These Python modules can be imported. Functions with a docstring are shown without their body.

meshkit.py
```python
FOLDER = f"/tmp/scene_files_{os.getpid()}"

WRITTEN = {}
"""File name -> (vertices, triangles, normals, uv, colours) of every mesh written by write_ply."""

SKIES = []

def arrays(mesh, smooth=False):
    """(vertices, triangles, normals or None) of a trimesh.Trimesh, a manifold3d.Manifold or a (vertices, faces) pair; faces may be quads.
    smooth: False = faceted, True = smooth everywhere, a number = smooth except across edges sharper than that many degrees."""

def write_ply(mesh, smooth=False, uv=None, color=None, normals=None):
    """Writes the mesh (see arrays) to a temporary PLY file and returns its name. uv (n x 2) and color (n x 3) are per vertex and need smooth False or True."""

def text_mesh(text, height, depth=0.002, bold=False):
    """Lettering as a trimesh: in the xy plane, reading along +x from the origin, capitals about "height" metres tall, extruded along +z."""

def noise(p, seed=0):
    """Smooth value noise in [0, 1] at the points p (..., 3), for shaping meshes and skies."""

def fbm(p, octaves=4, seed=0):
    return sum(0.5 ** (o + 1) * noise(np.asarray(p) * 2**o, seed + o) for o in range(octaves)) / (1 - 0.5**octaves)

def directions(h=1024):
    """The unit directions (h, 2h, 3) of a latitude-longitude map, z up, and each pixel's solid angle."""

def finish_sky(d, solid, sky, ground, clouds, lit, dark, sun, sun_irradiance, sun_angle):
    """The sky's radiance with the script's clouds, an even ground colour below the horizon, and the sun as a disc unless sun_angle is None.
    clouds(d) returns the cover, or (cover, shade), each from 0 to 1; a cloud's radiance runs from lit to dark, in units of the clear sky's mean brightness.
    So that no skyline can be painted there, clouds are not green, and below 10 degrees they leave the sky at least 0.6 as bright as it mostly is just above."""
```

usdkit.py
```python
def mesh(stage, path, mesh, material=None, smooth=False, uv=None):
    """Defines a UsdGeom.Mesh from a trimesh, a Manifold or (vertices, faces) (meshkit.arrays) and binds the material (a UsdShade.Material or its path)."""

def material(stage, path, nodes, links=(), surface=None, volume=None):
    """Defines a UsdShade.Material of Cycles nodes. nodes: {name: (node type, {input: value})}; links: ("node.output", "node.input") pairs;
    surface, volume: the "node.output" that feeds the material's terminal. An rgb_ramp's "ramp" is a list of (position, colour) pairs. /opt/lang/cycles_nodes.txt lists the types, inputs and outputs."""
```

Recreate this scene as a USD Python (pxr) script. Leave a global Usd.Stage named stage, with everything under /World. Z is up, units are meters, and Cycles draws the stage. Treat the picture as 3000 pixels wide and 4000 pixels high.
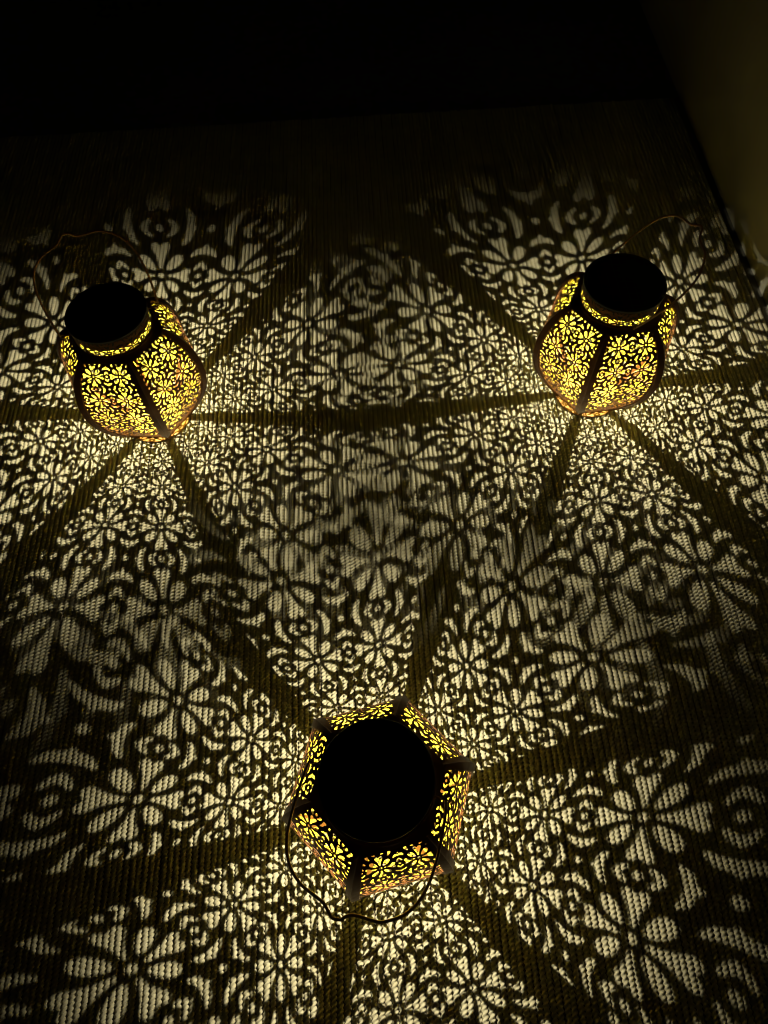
import math, numpy as np, trimesh, shapely, usdkit, meshkit
from shapely import affinity
from shapely.geometry import Polygon, LineString, Point, box
from shapely.ops import unary_union
from scipy.interpolate import PchipInterpolator
from pxr import Usd, UsdGeom, UsdLux, UsdShade, Gf, Sdf

stage = Usd.Stage.CreateInMemory()
UsdGeom.Xform.Define(stage, '/World'); UsdGeom.Scope.Define(stage, '/World/Looks')
R = 0.05                                   # lid radius of a lantern in metres; shapes below are in lid radii
rng = np.random.default_rng(7)

# ---------------------------------------------------------------- camera
F_PX, PITCH, ROLL, CAM_H = 2790.35, math.radians(61.335), math.radians(-3.394), 17.0515
c, s = math.cos(PITCH), math.sin(PITCH)
fwd = np.array([0, c, -s]); r0 = np.array([1.0, 0, 0]); u0 = np.cross(r0, fwd)
cr, sr = math.cos(ROLL), math.sin(ROLL)
rt, up = r0 * cr + u0 * sr, -r0 * sr + u0 * cr
cam = UsdGeom.Camera.Define(stage, '/World/camera')
cam.CreateHorizontalApertureAttr(36.0); cam.CreateVerticalApertureAttr(48.0)
cam.CreateFocalLengthAttr(36.0 * F_PX / 3000.0); cam.CreateClippingRangeAttr((0.02, 200.0))
M = Gf.Matrix4d(*rt, 0, *up, 0, *(-fwd), 0, 0, 0, CAM_H * R, 1)
cam.AddTransformOp().Set(M)
cam.CreateExposureAttr(0.0)

# ---------------------------------------------------------------- night sky
usdkit.material(stage, '/World/Looks/night_sky', {
    'sky': ('sky_texture', {'sky_type': 'single_scattering', 'sun_disc': False, 'sun_elevation': 0.02, 'sun_rotation': 2.6}),
    'bg': ('background_shader', {'strength': 0.0008})}, [('sky.color', 'bg.color')], surface='bg.background')
sky = UsdLux.DomeLight.Define(stage, '/World/sky')
UsdShade.MaterialBindingAPI.Apply(sky.GetPrim()).Bind(UsdShade.Material.Get(stage, '/World/Looks/night_sky'))
sky.GetPrim().SetCustomDataByKey('kind', 'structure')

CUP_A, CUP_D = 0.083, 0.044
LED_POWER, LED_COLOR, LED_R, LED_Z = 1.85, (1.0, 0.90, 0.62), 0.014, 3.72

# ---------------------------------------------------------------- materials
def mat(name, nodes, links, surface='p.BSDF'): return usdkit.material(stage, '/World/Looks/' + name, nodes, links, surface=surface)

def metal(name, dark, light, metallic, rough, scale=240):
    return mat(name, {
        'tc': ('texture_coordinate', {}), 'n': ('noise_texture', {'scale': scale, 'detail': 6.0, 'roughness': 0.65}),
        'n2': ('noise_texture', {'scale': scale * 0.13, 'detail': 4.0}),
        'r': ('rgb_ramp', {'ramp': [(0.3, dark), (0.7, light)]}),
        'rr': ('map_range', {'value': 0.5, 'from_min': 0.3, 'from_max': 0.7, 'to_min': rough - 0.1, 'to_max': rough + 0.12}),
        'b': ('bump', {'strength': 0.25, 'distance': 0.0006}),
        'p': ('principled_bsdf', {'metallic': metallic})},
        [('tc.object', 'n.vector'), ('tc.object', 'n2.vector'), ('n2.fac', 'r.fac'), ('r.color', 'p.base_color'), ('n.fac', 'rr.value'),
         ('rr.result', 'p.roughness'), ('n.fac', 'b.height'), ('b.normal', 'p.normal')])

gold_dull = metal('gold_paint_walls', (0.50, 0.43, 0.035), (0.58, 0.52, 0.055), 0.1, 0.45, 160)
copper = metal('dark_copper', (0.095, 0.036, 0.010), (0.19, 0.072, 0.018), 0.4, 0.45)
bronze = metal('bronze', (0.34, 0.16, 0.022), (0.46, 0.25, 0.035), 0.25, 0.45)
gold = metal('gold_paint', (0.70, 0.62, 0.055), (0.78, 0.72, 0.09), 0.1, 0.42, 160)
wire = metal('copper_wire', (0.36, 0.19, 0.10), (0.50, 0.28, 0.15), 0.6, 0.4)
black = mat('black_plastic', {'p': ('principled_bsdf', {'base_color': (0.012, 0.012, 0.014), 'roughness': 0.45})}, [])
solar = mat('solar_glass', {
    'tc': ('texture_coordinate', {}), 'k': ('brick_texture', {'scale': 40.0, 'offset': 0.0, 'mortar_size': 0.012, 'brick_width': 0.4, 'row_height': 0.4,
    'color1': (0.006, 0.008, 0.02), 'color2': (0.007, 0.009, 0.024), 'mortar': (0.02, 0.022, 0.03)}),
    'p': ('principled_bsdf', {'roughness': 0.28})}, [('tc.object', 'k.vector'), ('k.color', 'p.base_color')])
yarn = mat('jute_yarn', {
    'tc': ('texture_coordinate', {}), 'g': ('geometry', {}),
    'n': ('noise_texture', {'scale': 900.0, 'detail': 3.0, 'roughness': 0.7}),
    'n2': ('noise_texture', {'scale': 26.0, 'detail': 3.0}),
    'n3': ('noise_texture', {'scale': 160.0, 'detail': 2.0}),
    'r': ('rgb_ramp', {'ramp': [(0.25, (0.34, 0.30, 0.19)), (0.5, (0.47, 0.435, 0.30)), (0.75, (0.58, 0.55, 0.40))]}),
    'mx': ('mix_float', {'fac': 0.45}),
    'b': ('bump', {'strength': 0.55, 'distance': 0.0005}),
    'p': ('principled_bsdf', {'roughness': 0.85, 'sheen_weight': 0.15, 'sheen_roughness': 0.5})},
    [('g.position', 'n.vector'), ('g.position', 'n2.vector'), ('g.position', 'n3.vector'), ('n3.fac', 'mx.a'), ('n2.fac', 'mx.b'), ('mx.result', 'r.fac'),
     ('r.color', 'p.base_color'), ('n.fac', 'b.height'), ('b.normal', 'p.normal')])
backing = mat('rug_backing', {'p': ('principled_bsdf', {'base_color': (0.16, 0.13, 0.085), 'roughness': 0.95})}, [])
plaster = mat('wall_paint', {
    'g': ('geometry', {}), 'n': ('noise_texture', {'scale': 130.0, 'detail': 5.0}), 'n2': ('noise_texture', {'scale': 6.0, 'detail': 4.0}),
    'r': ('rgb_ramp', {'ramp': [(0.3, (0.42, 0.41, 0.33)), (0.7, (0.50, 0.49, 0.40))]}),
    'b': ('bump', {'strength': 0.2, 'distance': 0.002}), 'p': ('principled_bsdf', {'roughness': 0.7})},
    [('g.position', 'n.vector'), ('g.position', 'n2.vector'), ('n2.fac', 'r.fac'), ('r.color', 'p.base_color'), ('n.fac', 'b.height'), ('b.normal', 'p.normal')])
paving = mat('ground_concrete', {
    'g': ('geometry', {}), 'n': ('noise_texture', {'scale': 60.0, 'detail': 8.0}),
    'r': ('rgb_ramp', {'ramp': [(0.3, (0.15, 0.145, 0.13)), (0.7, (0.24, 0.23, 0.21))]}),
    'b': ('bump', {'strength': 0.4, 'distance': 0.003}), 'p': ('principled_bsdf', {'roughness': 0.9})},
    [('g.position', 'n.vector'), ('n.fac', 'r.fac'), ('r.color', 'p.base_color'), ('n.fac', 'b.height'), ('b.normal', 'p.normal')])

# ---------------------------------------------------------------- prims
used = {}
def path_for(name, parent):
    base = (parent or '/World') + '/' + name
    n = used.get(base, 0); used[base] = n + 1
    return base if n == 0 else f'{base}_{n:03d}'

def data(prim, **kw):
    for k, v in kw.items():
        if v: prim.SetCustomDataByKey(k, v)
    return prim

def thing(name, loc=(0, 0, 0), rot=0.0, **kw):
    p = path_for(name, None); x = UsdGeom.Xform.Define(stage, p)
    x.AddTranslateOp().Set(Gf.Vec3d(*[float(v) * R for v in loc])); x.AddRotateZOp().Set(float(rot))
    data(x.GetPrim(), **kw)
    return p

def obj(name, m, material, parent=None, smooth=False, **kw):
    if isinstance(m, trimesh.Trimesh): m = (np.array(m.vertices), np.array(m.faces))
    p = path_for(name, parent)
    g = usdkit.mesh(stage, p, (np.asarray(m[0]) * R, m[1]), material, smooth=smooth)
    data(g.GetPrim(), **kw)
    return p

def join(*ms):
    v, f, n = [], [], 0
    for a in ms:
        a = (a.vertices, a.faces) if isinstance(a, trimesh.Trimesh) else a
        v.append(np.asarray(a[0])); f.append(np.asarray(a[1]) + n); n += len(a[0])
    return np.vstack(v), np.vstack(f)

def lathe(pts, n=96):
    pts = np.asarray(pts, float); k = len(pts); a = np.linspace(0, 2 * np.pi, n, endpoint=False)
    v = np.stack([np.outer(np.cos(a), pts[:, 0]), np.outer(np.sin(a), pts[:, 0]), np.tile(pts[:, 1], (n, 1))], -1).reshape(-1, 3)
    i, j = np.meshgrid(np.arange(n), np.arange(k - 1), indexing='ij'); i2 = (i + 1) % n
    q = np.stack([i * k + j, i2 * k + j, i2 * k + j + 1, i * k + j + 1], -1).reshape(-1, 4)
    return v, np.vstack([q[:, [0, 1, 2]], q[:, [0, 2, 3]]])

def tube(p, rad, n=8):
    p = np.asarray(p, float); t = np.gradient(p, axis=0); t /= np.linalg.norm(t, axis=1, keepdims=True)
    ref = np.array([0.13, 0.22, 0.97]); a = np.cross(t, ref); a /= np.linalg.norm(a, axis=1, keepdims=True); b = np.cross(t, a)
    th = np.linspace(0, 2 * np.pi, n, endpoint=False); rad = np.broadcast_to(rad, len(p))
    v = (p[:, None] + rad[:, None, None] * (np.cos(th)[None, :, None] * a[:, None] + np.sin(th)[None, :, None] * b[:, None])).reshape(-1, 3)
    i, j = np.meshgrid(np.arange(len(p) - 1), np.arange(n), indexing='ij'); j2 = (j + 1) % n
    q = np.stack([i * n + j, i * n + j2, (i + 1) * n + j2, (i + 1) * n + j], -1).reshape(-1, 4)
    m = len(v); v = np.vstack([v, p[0], p[-1]]); k = np.arange(n); k2 = (k + 1) % n
    caps = np.vstack([np.stack([k2, k, np.full(n, m)], 1), np.stack([k, k2, np.full(n, m + 1)], 1) + np.array([(len(p) - 1) * n, (len(p) - 1) * n, 0])])
    return v, np.vstack([q[:, [0, 1, 2]], q[:, [0, 2, 3]], caps])

# ---------------------------------------------------------------- ground, wall, rug
g = trimesh.creation.box((400, 400, 4)); g.apply_translation((0, 80, -2 - 0.2))
obj('ground', g, paving, kind='structure')
w = trimesh.creation.box((2.4, 90, 44)); w.apply_translation((12.62 + 1.2, 30, 22 - 0.2))
obj('wall', w, plaster, label='pale plastered wall standing along the right edge of the woven rug', category='wall')

PITCH_X, STITCH = 0.135, 0.094
X0, X1, Y0, Y1 = -15.0, 12.38, -5.0, 27.0
rug = thing('rug', label='large beige rug woven of twisted cords under the three lanterns', category='rug')
b = trimesh.creation.box((X1 - X0, Y1 - Y0, 0.05)); b.apply_translation(((X0 + X1) / 2, (Y0 + Y1) / 2, -0.165))
obj('backing', b, backing, rug)
def cord_mesh(seed):
    """One cord: two strands twisted round each other, flattened, a little uneven."""
    rr = np.random.default_rng(seed)
    nb = int((Y1 - Y0) / STITCH); rows = nb * 5
    y = np.linspace(0, 1, rows + 1) * (Y1 - Y0)
    warp = np.cumsum(rr.normal(0, 1, rows + 1)); k = np.ones(41) / 41
    warp = np.convolve(warp - warp.mean(), k, 'same'); warp *= 0.9 / max(1e-6, np.abs(warp).max())
    phase = np.pi * y / STITCH + warp * 2.2 + rr.uniform(0, 6.28)
    th = np.radians(np.linspace(-118, 118, 11))
    sm = lambda amp, n: np.convolve(rr.normal(0, 1, rows + n), np.ones(n) / n, 'valid')[:rows + 1] * amp * math.sqrt(n)
    wob, sc = sm(0.006, 60), 1 + sm(0.035, 25)
    off, sr_ = 0.46, 0.62
    # union of two circles, seen from the middle: the farther outline along each direction
    d = th[None, :] - phase[:, None]
    rad = np.zeros_like(d)
    for sgn, lump in ((1, 1 + sm(0.05, 9)), (-1, 1 + sm(0.05, 9))):
        cd = sgn * np.cos(d); q = off * cd + np.sqrt(np.maximum((sr_ * lump[:, None]) ** 2 - off ** 2 * (1 - cd ** 2), 1e-4))
        rad = np.maximum(rad, q)
    rad *= sc[:, None]
    v = np.stack([wob[:, None] + 0.066 * rad * np.sin(th), np.repeat(y[:, None], len(th), 1), 0.048 * rad * np.cos(th) - 0.052], -1).reshape(-1, 3)
    n = len(th); i, j = np.meshgrid(np.arange(rows), np.arange(n - 1), indexing='ij')
    q = np.stack([i * n + j, i * n + j + 1, (i + 1) * n + j + 1, (i + 1) * n + j], -1).reshape(-1, 4)[:, ::-1]
    return v, np.vstack([q[:, [0, 1, 2]], q[:, [0, 2, 3]]])
protos = []
for k in range(6):
    cp = f'/World/Looks/cord_class_{k}'
    stage.CreateClassPrim('/cord_class_%d' % k)
    g = usdkit.mesh(stage, '/cord_class_%d/twist' % k, (cord_mesh(100 + k)[0] * R, cord_mesh(100 + k)[1]), yarn, smooth=True)
    protos.append('/cord_class_%d' % k)
last = -1
ncord = int((X1 - X0) / PITCH_X)
for i in range(ncord):
    k = int(rng.integers(0, 6))
    if k == last: k = (k + 1) % 6
    last = k
    p = path_for('cord', rug); x = UsdGeom.Xform.Define(stage, p)
    x.AddTranslateOp().Set(Gf.Vec3d((X0 + (i + 0.5) * PITCH_X + rng.normal(0, 0.004)) * R, (Y0 + rng.uniform(-0.04, 0.04)) * R, rng.normal(0, 0.004) * R))
    x.GetPrim().GetReferences().AddInternalReference(protos[k]); x.GetPrim().SetInstanceable(True)

# ---------------------------------------------------------------- the cut-out flower pattern (one period = 1)
def rnd(p, e): return p.buffer(-e).buffer(2 * e).buffer(-e)
def motif():
    heart = rnd(Polygon([(.088, .017), (.18, .034), (.25, .060), (.31, .098), (.36, .103), (.388, .072), (.382, .036), (.354, .008),
                         (.354, -.008), (.382, -.036), (.388, -.072), (.36, -.103), (.31, -.098), (.25, -.060), (.18, -.034), (.088, -.017)]), 0.010)
    t = np.linspace(0, 2 * np.pi, 24, endpoint=False)
    oval = Polygon(np.stack([0.228 + 0.124 * np.cos(t), (0.064 + 0.016 * np.cos(t)) * np.sin(t)], 1))
    out = [Point(0, 0).buffer(.042, 4)]
    for k in range(4):
        out.append(affinity.rotate(heart, 90 * k, origin=(0, 0))); out.append(affinity.rotate(oval, 45 + 90 * k, origin=(0, 0)))
    return out
def blob(pts, widths):
    """A stroke whose width changes along it."""
    return unary_union([unary_union([Point(*p).buffer(w, 4), Point(*q).buffer(v, 4)]).convex_hull for p, q, w, v in zip(pts[:-1], pts[1:], widths[:-1], widths[1:])])
def ornament():
    chev = unary_union([blob([(-.062, -.04), (-.032, .004), (0, .022), (.032, .004), (.062, -.04)], [.022, .030, .034, .030, .022]), Polygon([(-.04, .01), (0, .068), (.04, .01)])])
    arc = unary_union([blob([(-.137, -.045), (-.085, -.004), (0, .01), (.085, -.004), (.137, -.045)], [.020, .036, .040, .036, .020]), Polygon([(-.055, .02), (0, .088), (.055, .02)])])
    out = [Point(0, 0).buffer(.040, 4)]
    for k in (0, 180):
        out.append(affinity.rotate(affinity.translate(rnd(chev, .008), 0, .132), k, origin=(0, 0)))
        out.append(affinity.rotate(affinity.translate(rnd(arc, .008), 0, .292), k, origin=(0, 0)))
    return out
def lattice(a0, a1, b0, b1):
    fl, orn, o2, dot = motif(), ornament(), [affinity.rotate(q, 90, origin=(0, 0)) for q in ornament()], [Point(0, 0).buffer(.040, 4)]
    out = []
    fl, orn, o2, dot = [[q.buffer(0.001, 3) for q in x] for x in (fl, orn, o2, dot)]
    for i in range(math.floor(a0) - 1, math.ceil(a1) + 2):
        for j in range(math.floor(b0) - 1, math.ceil(b1) + 2):
            for ms, dx, dy in ((fl, 0, 0), (orn, .5, 0), (o2, 0, .5), (dot, .5, .5)):
                out += [affinity.translate(q, i + dx, j + dy) for q in ms]
    return out

def perforated(region, inner, holes, strip):
    """Flat sheet with holes, cut into strips so that it can be bent. Returns points (n, 2), triangles, boundary edges."""
    cut = [q for h in holes for q in [h.intersection(inner)] if q.area > 3.5e-4]
    flat = []
    for q in cut: flat += [x for x in getattr(q, 'geoms', [q]) if x.geom_type == 'Polygon' and x.area > 3.5e-4]
    flat = [q.simplify(0.0012) for q in flat]
    sheet = region.difference(unary_union(flat))
    a, b0, c2, d = sheet.bounds
    ys = np.arange(b0, d + strip, strip)
    V, F, index = [], [], {}
    def vid(x, y):
        key = (round(x, 5), round(y, 5))
        if key not in index: index[key] = len(V); V.append((x, y))
        return index[key]
    for y in ys:
        piece = sheet.intersection(box(a - 1, y, c2 + 1, min(y + strip, d + 1e-6)))
        for g in getattr(piece, 'geoms', [piece]):
            if g.geom_type != 'Polygon' or g.area < 1e-8: continue
            for tri in shapely.constrained_delaunay_triangles(g).geoms:
                co = list(tri.exterior.coords)[:3]
                ids = [vid(*q) for q in co]
                if len(set(ids)) == 3:
                    (x0, y0), (x1, y1), (x2, y2) = co
                    F.append(ids if (x1 - x0) * (y2 - y0) - (x2 - x0) * (y1 - y0) > 0 else ids[::-1])
    V, F = np.array(V), np.array(F)
    e = np.vstack([F[:, [0, 1]], F[:, [1, 2]], F[:, [2, 0]]]); key = {}
    for x, y in e: key[(x, y)] = True
    edge = np.array([(x, y) for x, y in e if (y, x) not in key])
    return V, F, edge

def thick(front, back, F, edge):
    n = len(front); v = np.vstack([front, back])
    side = np.vstack([np.stack([edge[:, 1], edge[:, 0], edge[:, 0] + n], 1), np.stack([edge[:, 1], edge[:, 0] + n, edge[:, 1] + n], 1)])
    return v, np.vstack([F, F[:, ::-1] + n, side])

# ---------------------------------------------------------------- the lantern
PROF = PchipInterpolator([0.0, 0.2, .5, .8, 1.2, 1.65, 2.1, 2.45, 2.9, 3.25, 3.5, 3.64, 3.75], [0.93, 1.07, 1.29, 1.49, 1.70, 1.85, 1.92, 1.91, 1.81, 1.65, 1.45, 1.25, 1.04])
TH, P = 0.012, 0.68
zz = np.linspace(0.06, 3.62, 1200); ap = (PROF(zz) - 0.04) * math.cos(math.pi / 6)
ss = np.r_[0, np.cumsum(np.hypot(np.diff(zz), np.diff(ap)))]
S_MID = np.interp(2.05, zz, ss)

def panel_points(V, az, depth):
    A, Z = np.interp(V[:, 1], ss, ap), np.interp(V[:, 1], ss, zz)
    da, dz = np.gradient(ap, ss), np.gradient(zz, ss)
    na, nz = np.interp(V[:, 1], ss, dz), -np.interp(V[:, 1], ss, da)
    A, Z = A - depth * na, Z - depth * nz
    ca, sa = math.cos(az), math.sin(az)
    return np.stack([A * ca - V[:, 0] * sa, A * sa + V[:, 0] * ca, Z], 1)

def bail(loc_az, tilt):
    """The wire handle: an arch with a small hook bend in the middle, hinged at z 3.95."""
    half = [(-1.24, 0), (-1.27, .3), (-1.285, .75), (-1.26, 1.15), (-1.17, 1.47), (-1.0, 1.72), (-.75, 1.89), (-.52, 1.97), (-.36, 2.03), (-.24, 2.13), (-.14, 2.2), (-.03, 2.19), (.05, 2.12), (.16, 2.07), (.34, 2.06)]
    rest = [(.55, 2.06), (.8, 1.96), (1.03, 1.77), (1.18, 1.5), (1.26, 1.15), (1.285, .75), (1.27, .3), (1.22, 0)]
    p = np.array(half + rest); t = np.arange(len(p)); f = np.linspace(0, len(p) - 1, 140)
    q = np.stack([PchipInterpolator(t, p[:, k])(f) for k in (0, 1)], 1)
    a = math.radians(loc_az); e = np.array([math.cos(a), math.sin(a), 0]); b = np.array([-math.sin(a), math.cos(a), 0])
    v = b * math.cos(math.radians(tilt)) + np.array([0, 0, 1]) * math.sin(math.radians(tilt))
    pts = np.array([0, 0, 3.95]) + q[:, :1] * e + q[:, 1:] * v
    return tube(pts, 0.027, 8)

def lantern(loc, az, bail_az, bail_tilt, label, seed):
    rr = np.random.default_rng(seed)
    t = thing('solar_lantern', (loc[0], loc[1], 0.0), 0, label=label, category='lantern', group='lit perforated lanterns on the rug')
    obj('base_plate', lathe([(0, .0), (.93, .0), (.965, .01), (.975, .03), (.965, .05), (.93, .058), (0, .058)]), bronze, t, smooth=40)
    hx = Polygon([(.885 * math.cos(math.radians(az + 60 * k)), .885 * math.sin(math.radians(az + 60 * k))) for k in range(6)])
    hm = trimesh.creation.extrude_polygon(hx, .004, engine='earcut'); hm.apply_translation((0, 0, .0585)); obj('base_lining', hm, gold, t)
    for k in range(6):
        a = math.radians(az + 30 + 60 * k)
        ix = np.r_[np.arange(0, 1199, 12), 1199]; hw = np.stack([0.5 * (PROF(zz[ix]) - 0.04), ss[ix]], 1)
        region = Polygon(np.vstack([hw * [1, 1], (hw * [-1, 1])[::-1]]))
        inner = region.buffer(-0.035, join_style=2).intersection(box(-2, .035, 2, ss[-1] - .03))
        ds, dw = rr.uniform(-.13, .04), rr.uniform(-.05, .05)
        a0, a1 = -1.2 / P - 1, 1.2 / P + 1
        holes = [affinity.translate(affinity.scale(q, P, P, origin=(0, 0)), dw + P / 2, S_MID + ds) for q in lattice(a0, a1, (-S_MID) / P, (ss[-1] - S_MID) / P)]
        V, F, E = perforated(region, inner, [h for h in holes if h.intersects(inner)], 0.085)
        f, bk = panel_points(V, a, 0.0), panel_points(V, a, TH)
        pp = obj('panel', thick(f, bk, F, E), copper, t)
        obj('lining', (panel_points(V, a, TH + 0.0015), F[:, ::-1]), gold_dull, pp)
    for k in range(6):
        a = math.radians(az + 60 * k); z = np.linspace(0.062, 3.66, 60); r = PROF(z)
        dr = np.gradient(r, z); ln = np.hypot(1, dr); nr, nz = 1 / ln, -dr / ln      # outward normal in the rib's plane
        wd = 0.128 * np.clip(0.72 + 0.28 * np.minimum((z - .06) / .5, (3.66 - z) / .4), 0, 1)
        sec = [(-.125, -1), (-.072, -1), (-.012, -.18), (.016, 0), (-.012, .18), (-.072, 1), (-.125, 1), (-.06, .2), (-.045, 0), (-.06, -.2)]
        n = len(sec); v = np.zeros((len(z), n, 3))
        for j, (d, o) in enumerate(sec):
            rad, zh, lat = r + d * nr, z + d * nz, o * wd
            v[:, j] = np.stack([rad * math.cos(a) - lat * math.sin(a), rad * math.sin(a) + lat * math.cos(a), zh], 1)
        i, j = np.meshgrid(np.arange(len(z) - 1), np.arange(n), indexing='ij'); j2 = (j + 1) % n
        q = np.stack([i * n + j, i * n + j2, (i + 1) * n + j2, (i + 1) * n + j], -1).reshape(-1, 4)
        m = len(z) * n; vv = np.vstack([v.reshape(-1, 3), v[0].mean(0), v[-1].mean(0)]); jj = np.arange(n); j3 = (jj + 1) % n
        caps = np.vstack([np.stack([j3, jj, np.full(n, m)], 1), np.stack([jj + (len(z) - 1) * n, j3 + (len(z) - 1) * n, np.full(n, m + 1)], 1)])
        obj('rib', (vv, np.vstack([q[:, [0, 1, 2]], q[:, [0, 2, 3]], caps])), copper, t, smooth=28)
    # shoulder: from the hexagon of the panel tops to the round collar
    n = 96; th = np.linspace(0, 2 * np.pi, n, endpoint=False); d = (th - math.radians(az + 30) + np.pi / 6) % (np.pi / 3) - np.pi / 6
    hexr = (float(PROF(3.62)) - 0.03) * math.cos(np.pi / 6) / np.cos(d)
    rings = [(hexr, 3.60), (hexr + .012, 3.625), (np.maximum(hexr, 1.035) * .5 + .52, 3.665), (np.full(n, 1.035), 3.70), (np.full(n, 1.03), 3.73), (np.full(n, .99), 3.74), (np.full(n, .97), 3.72), (hexr * .5 + .47, 3.66)]
    v = np.stack([np.stack([q * np.cos(th), q * np.sin(th), np.full(n, z)], 1) for q, z in rings]).reshape(-1, 3); k = len(rings)
    i, j = np.meshgrid(np.arange(k), np.arange(n), indexing='ij'); i2, j2 = (i + 1) % k, (j + 1) % n
    q = np.stack([i * n + j, i * n + j2, i2 * n + j2, i2 * n + j], -1).reshape(-1, 4)
    obj('shoulder', (v, np.vstack([q[:, [0, 1, 2]], q[:, [0, 2, 3]]])), copper, t, smooth=40)
    # collar: the same sheet rolled into a ring
    L = 2 * np.pi * 0.975; PC = L / 10; z0, z1 = 3.70, 4.185
    holes = [affinity.translate(affinity.scale(q, PC, PC, origin=(0, 0)), 0, 3.83) for q in lattice(-1, 11, -1, 2)]
    reg, inn = box(0, z0, L, z1), box(0.012, z0 + .045, L - .012, z1 - .03)
    V, F, E = perforated(reg.segmentize(0.08), inn, [h for h in holes if h.intersects(inn)], 0.12)
    wrap = lambda V, r: np.stack([r * np.cos(V[:, 0] / .975 + rot), r * np.sin(V[:, 0] / .975 + rot), V[:, 1]], 1)
    rot = rr.uniform(0, 6.28)
    cp = obj('collar', thick(wrap(V, .975), wrap(V, .963), F, E), copper, t)
    obj('lining', (wrap(V, .9615), F[:, ::-1]), copper, cp)
    lid = obj('lid', lathe([(0, 4.185), (.985, 4.185), (1.0, 4.195), (1.0, 4.245), (.985, 4.262), (.93, 4.268), (.92, 4.25), (0, 4.25)]), black, t, smooth=35)
    obj('solar_panel', lathe([(0, 4.256), (.90, 4.256), (.905, 4.252), (0, 4.2505)]), solar, lid, smooth=35)
    obj('light_housing', lathe([(0, 3.86), (.12, 3.86), (.92, 3.875), (.94, 3.89), (.94, 4.184), (0, 4.184)]), black, t, smooth=35)
    obj('led_holder', lathe([(0, LED_Z + .035), (.10, LED_Z + .03), (CUP_A, LED_Z - CUP_D), (CUP_A + .012, LED_Z - CUP_D), (CUP_A + .03, LED_Z + .06), (CUP_A + .05, 3.865), (0, 3.865)], 40), black, t, smooth=35)
    e = np.array([math.cos(math.radians(bail_az)), math.sin(math.radians(bail_az)), 0])
    for sgn in (-1, 1):
        a = np.linspace(0, 2 * np.pi, 20); tv = np.cross([0, 0, 1], e)
        ring = np.array([0, 0, 3.95]) + sgn * e * 1.2 + .05 * (np.cos(a)[:, None] * e + np.sin(a)[:, None] * [0, 0, 1])
        stem = np.array([0, 0, 3.95]) + sgn * e * np.linspace(.96, 1.16, 5)[:, None] + np.array([0, 0, -.02])
        obj('handle_ear', join(tube(ring, .018, 6), tube(stem, .022, 6)), copper, t, smooth=50)
    obj('bail_handle', bail(bail_az, bail_tilt), wire, t, smooth=50)
    li = UsdLux.SphereLight.Define(stage, t + '/led')
    li.CreateRadiusAttr(LED_R * R); li.CreateIntensityAttr(LED_POWER); li.CreateColorAttr(Gf.Vec3f(*LED_COLOR)); li.CreateNormalizeAttr(True)
    li.AddTranslateOp().Set(Gf.Vec3d(0, 0, LED_Z * R))

lantern((-6.515, 13.036), -5.7, 21, 68, 'glowing copper lantern on the left, wire handle standing up behind its lid', 11)
lantern((6.222, 13.004), 4.1, -88, 50, 'glowing copper lantern nearest the pale wall, its wire handle leaning out to the right', 12)
lantern((-0.396, 1.870), 11.6, -18, 184, 'nearest glowing copper lantern, its wire handle fallen forward over the rug', 13)
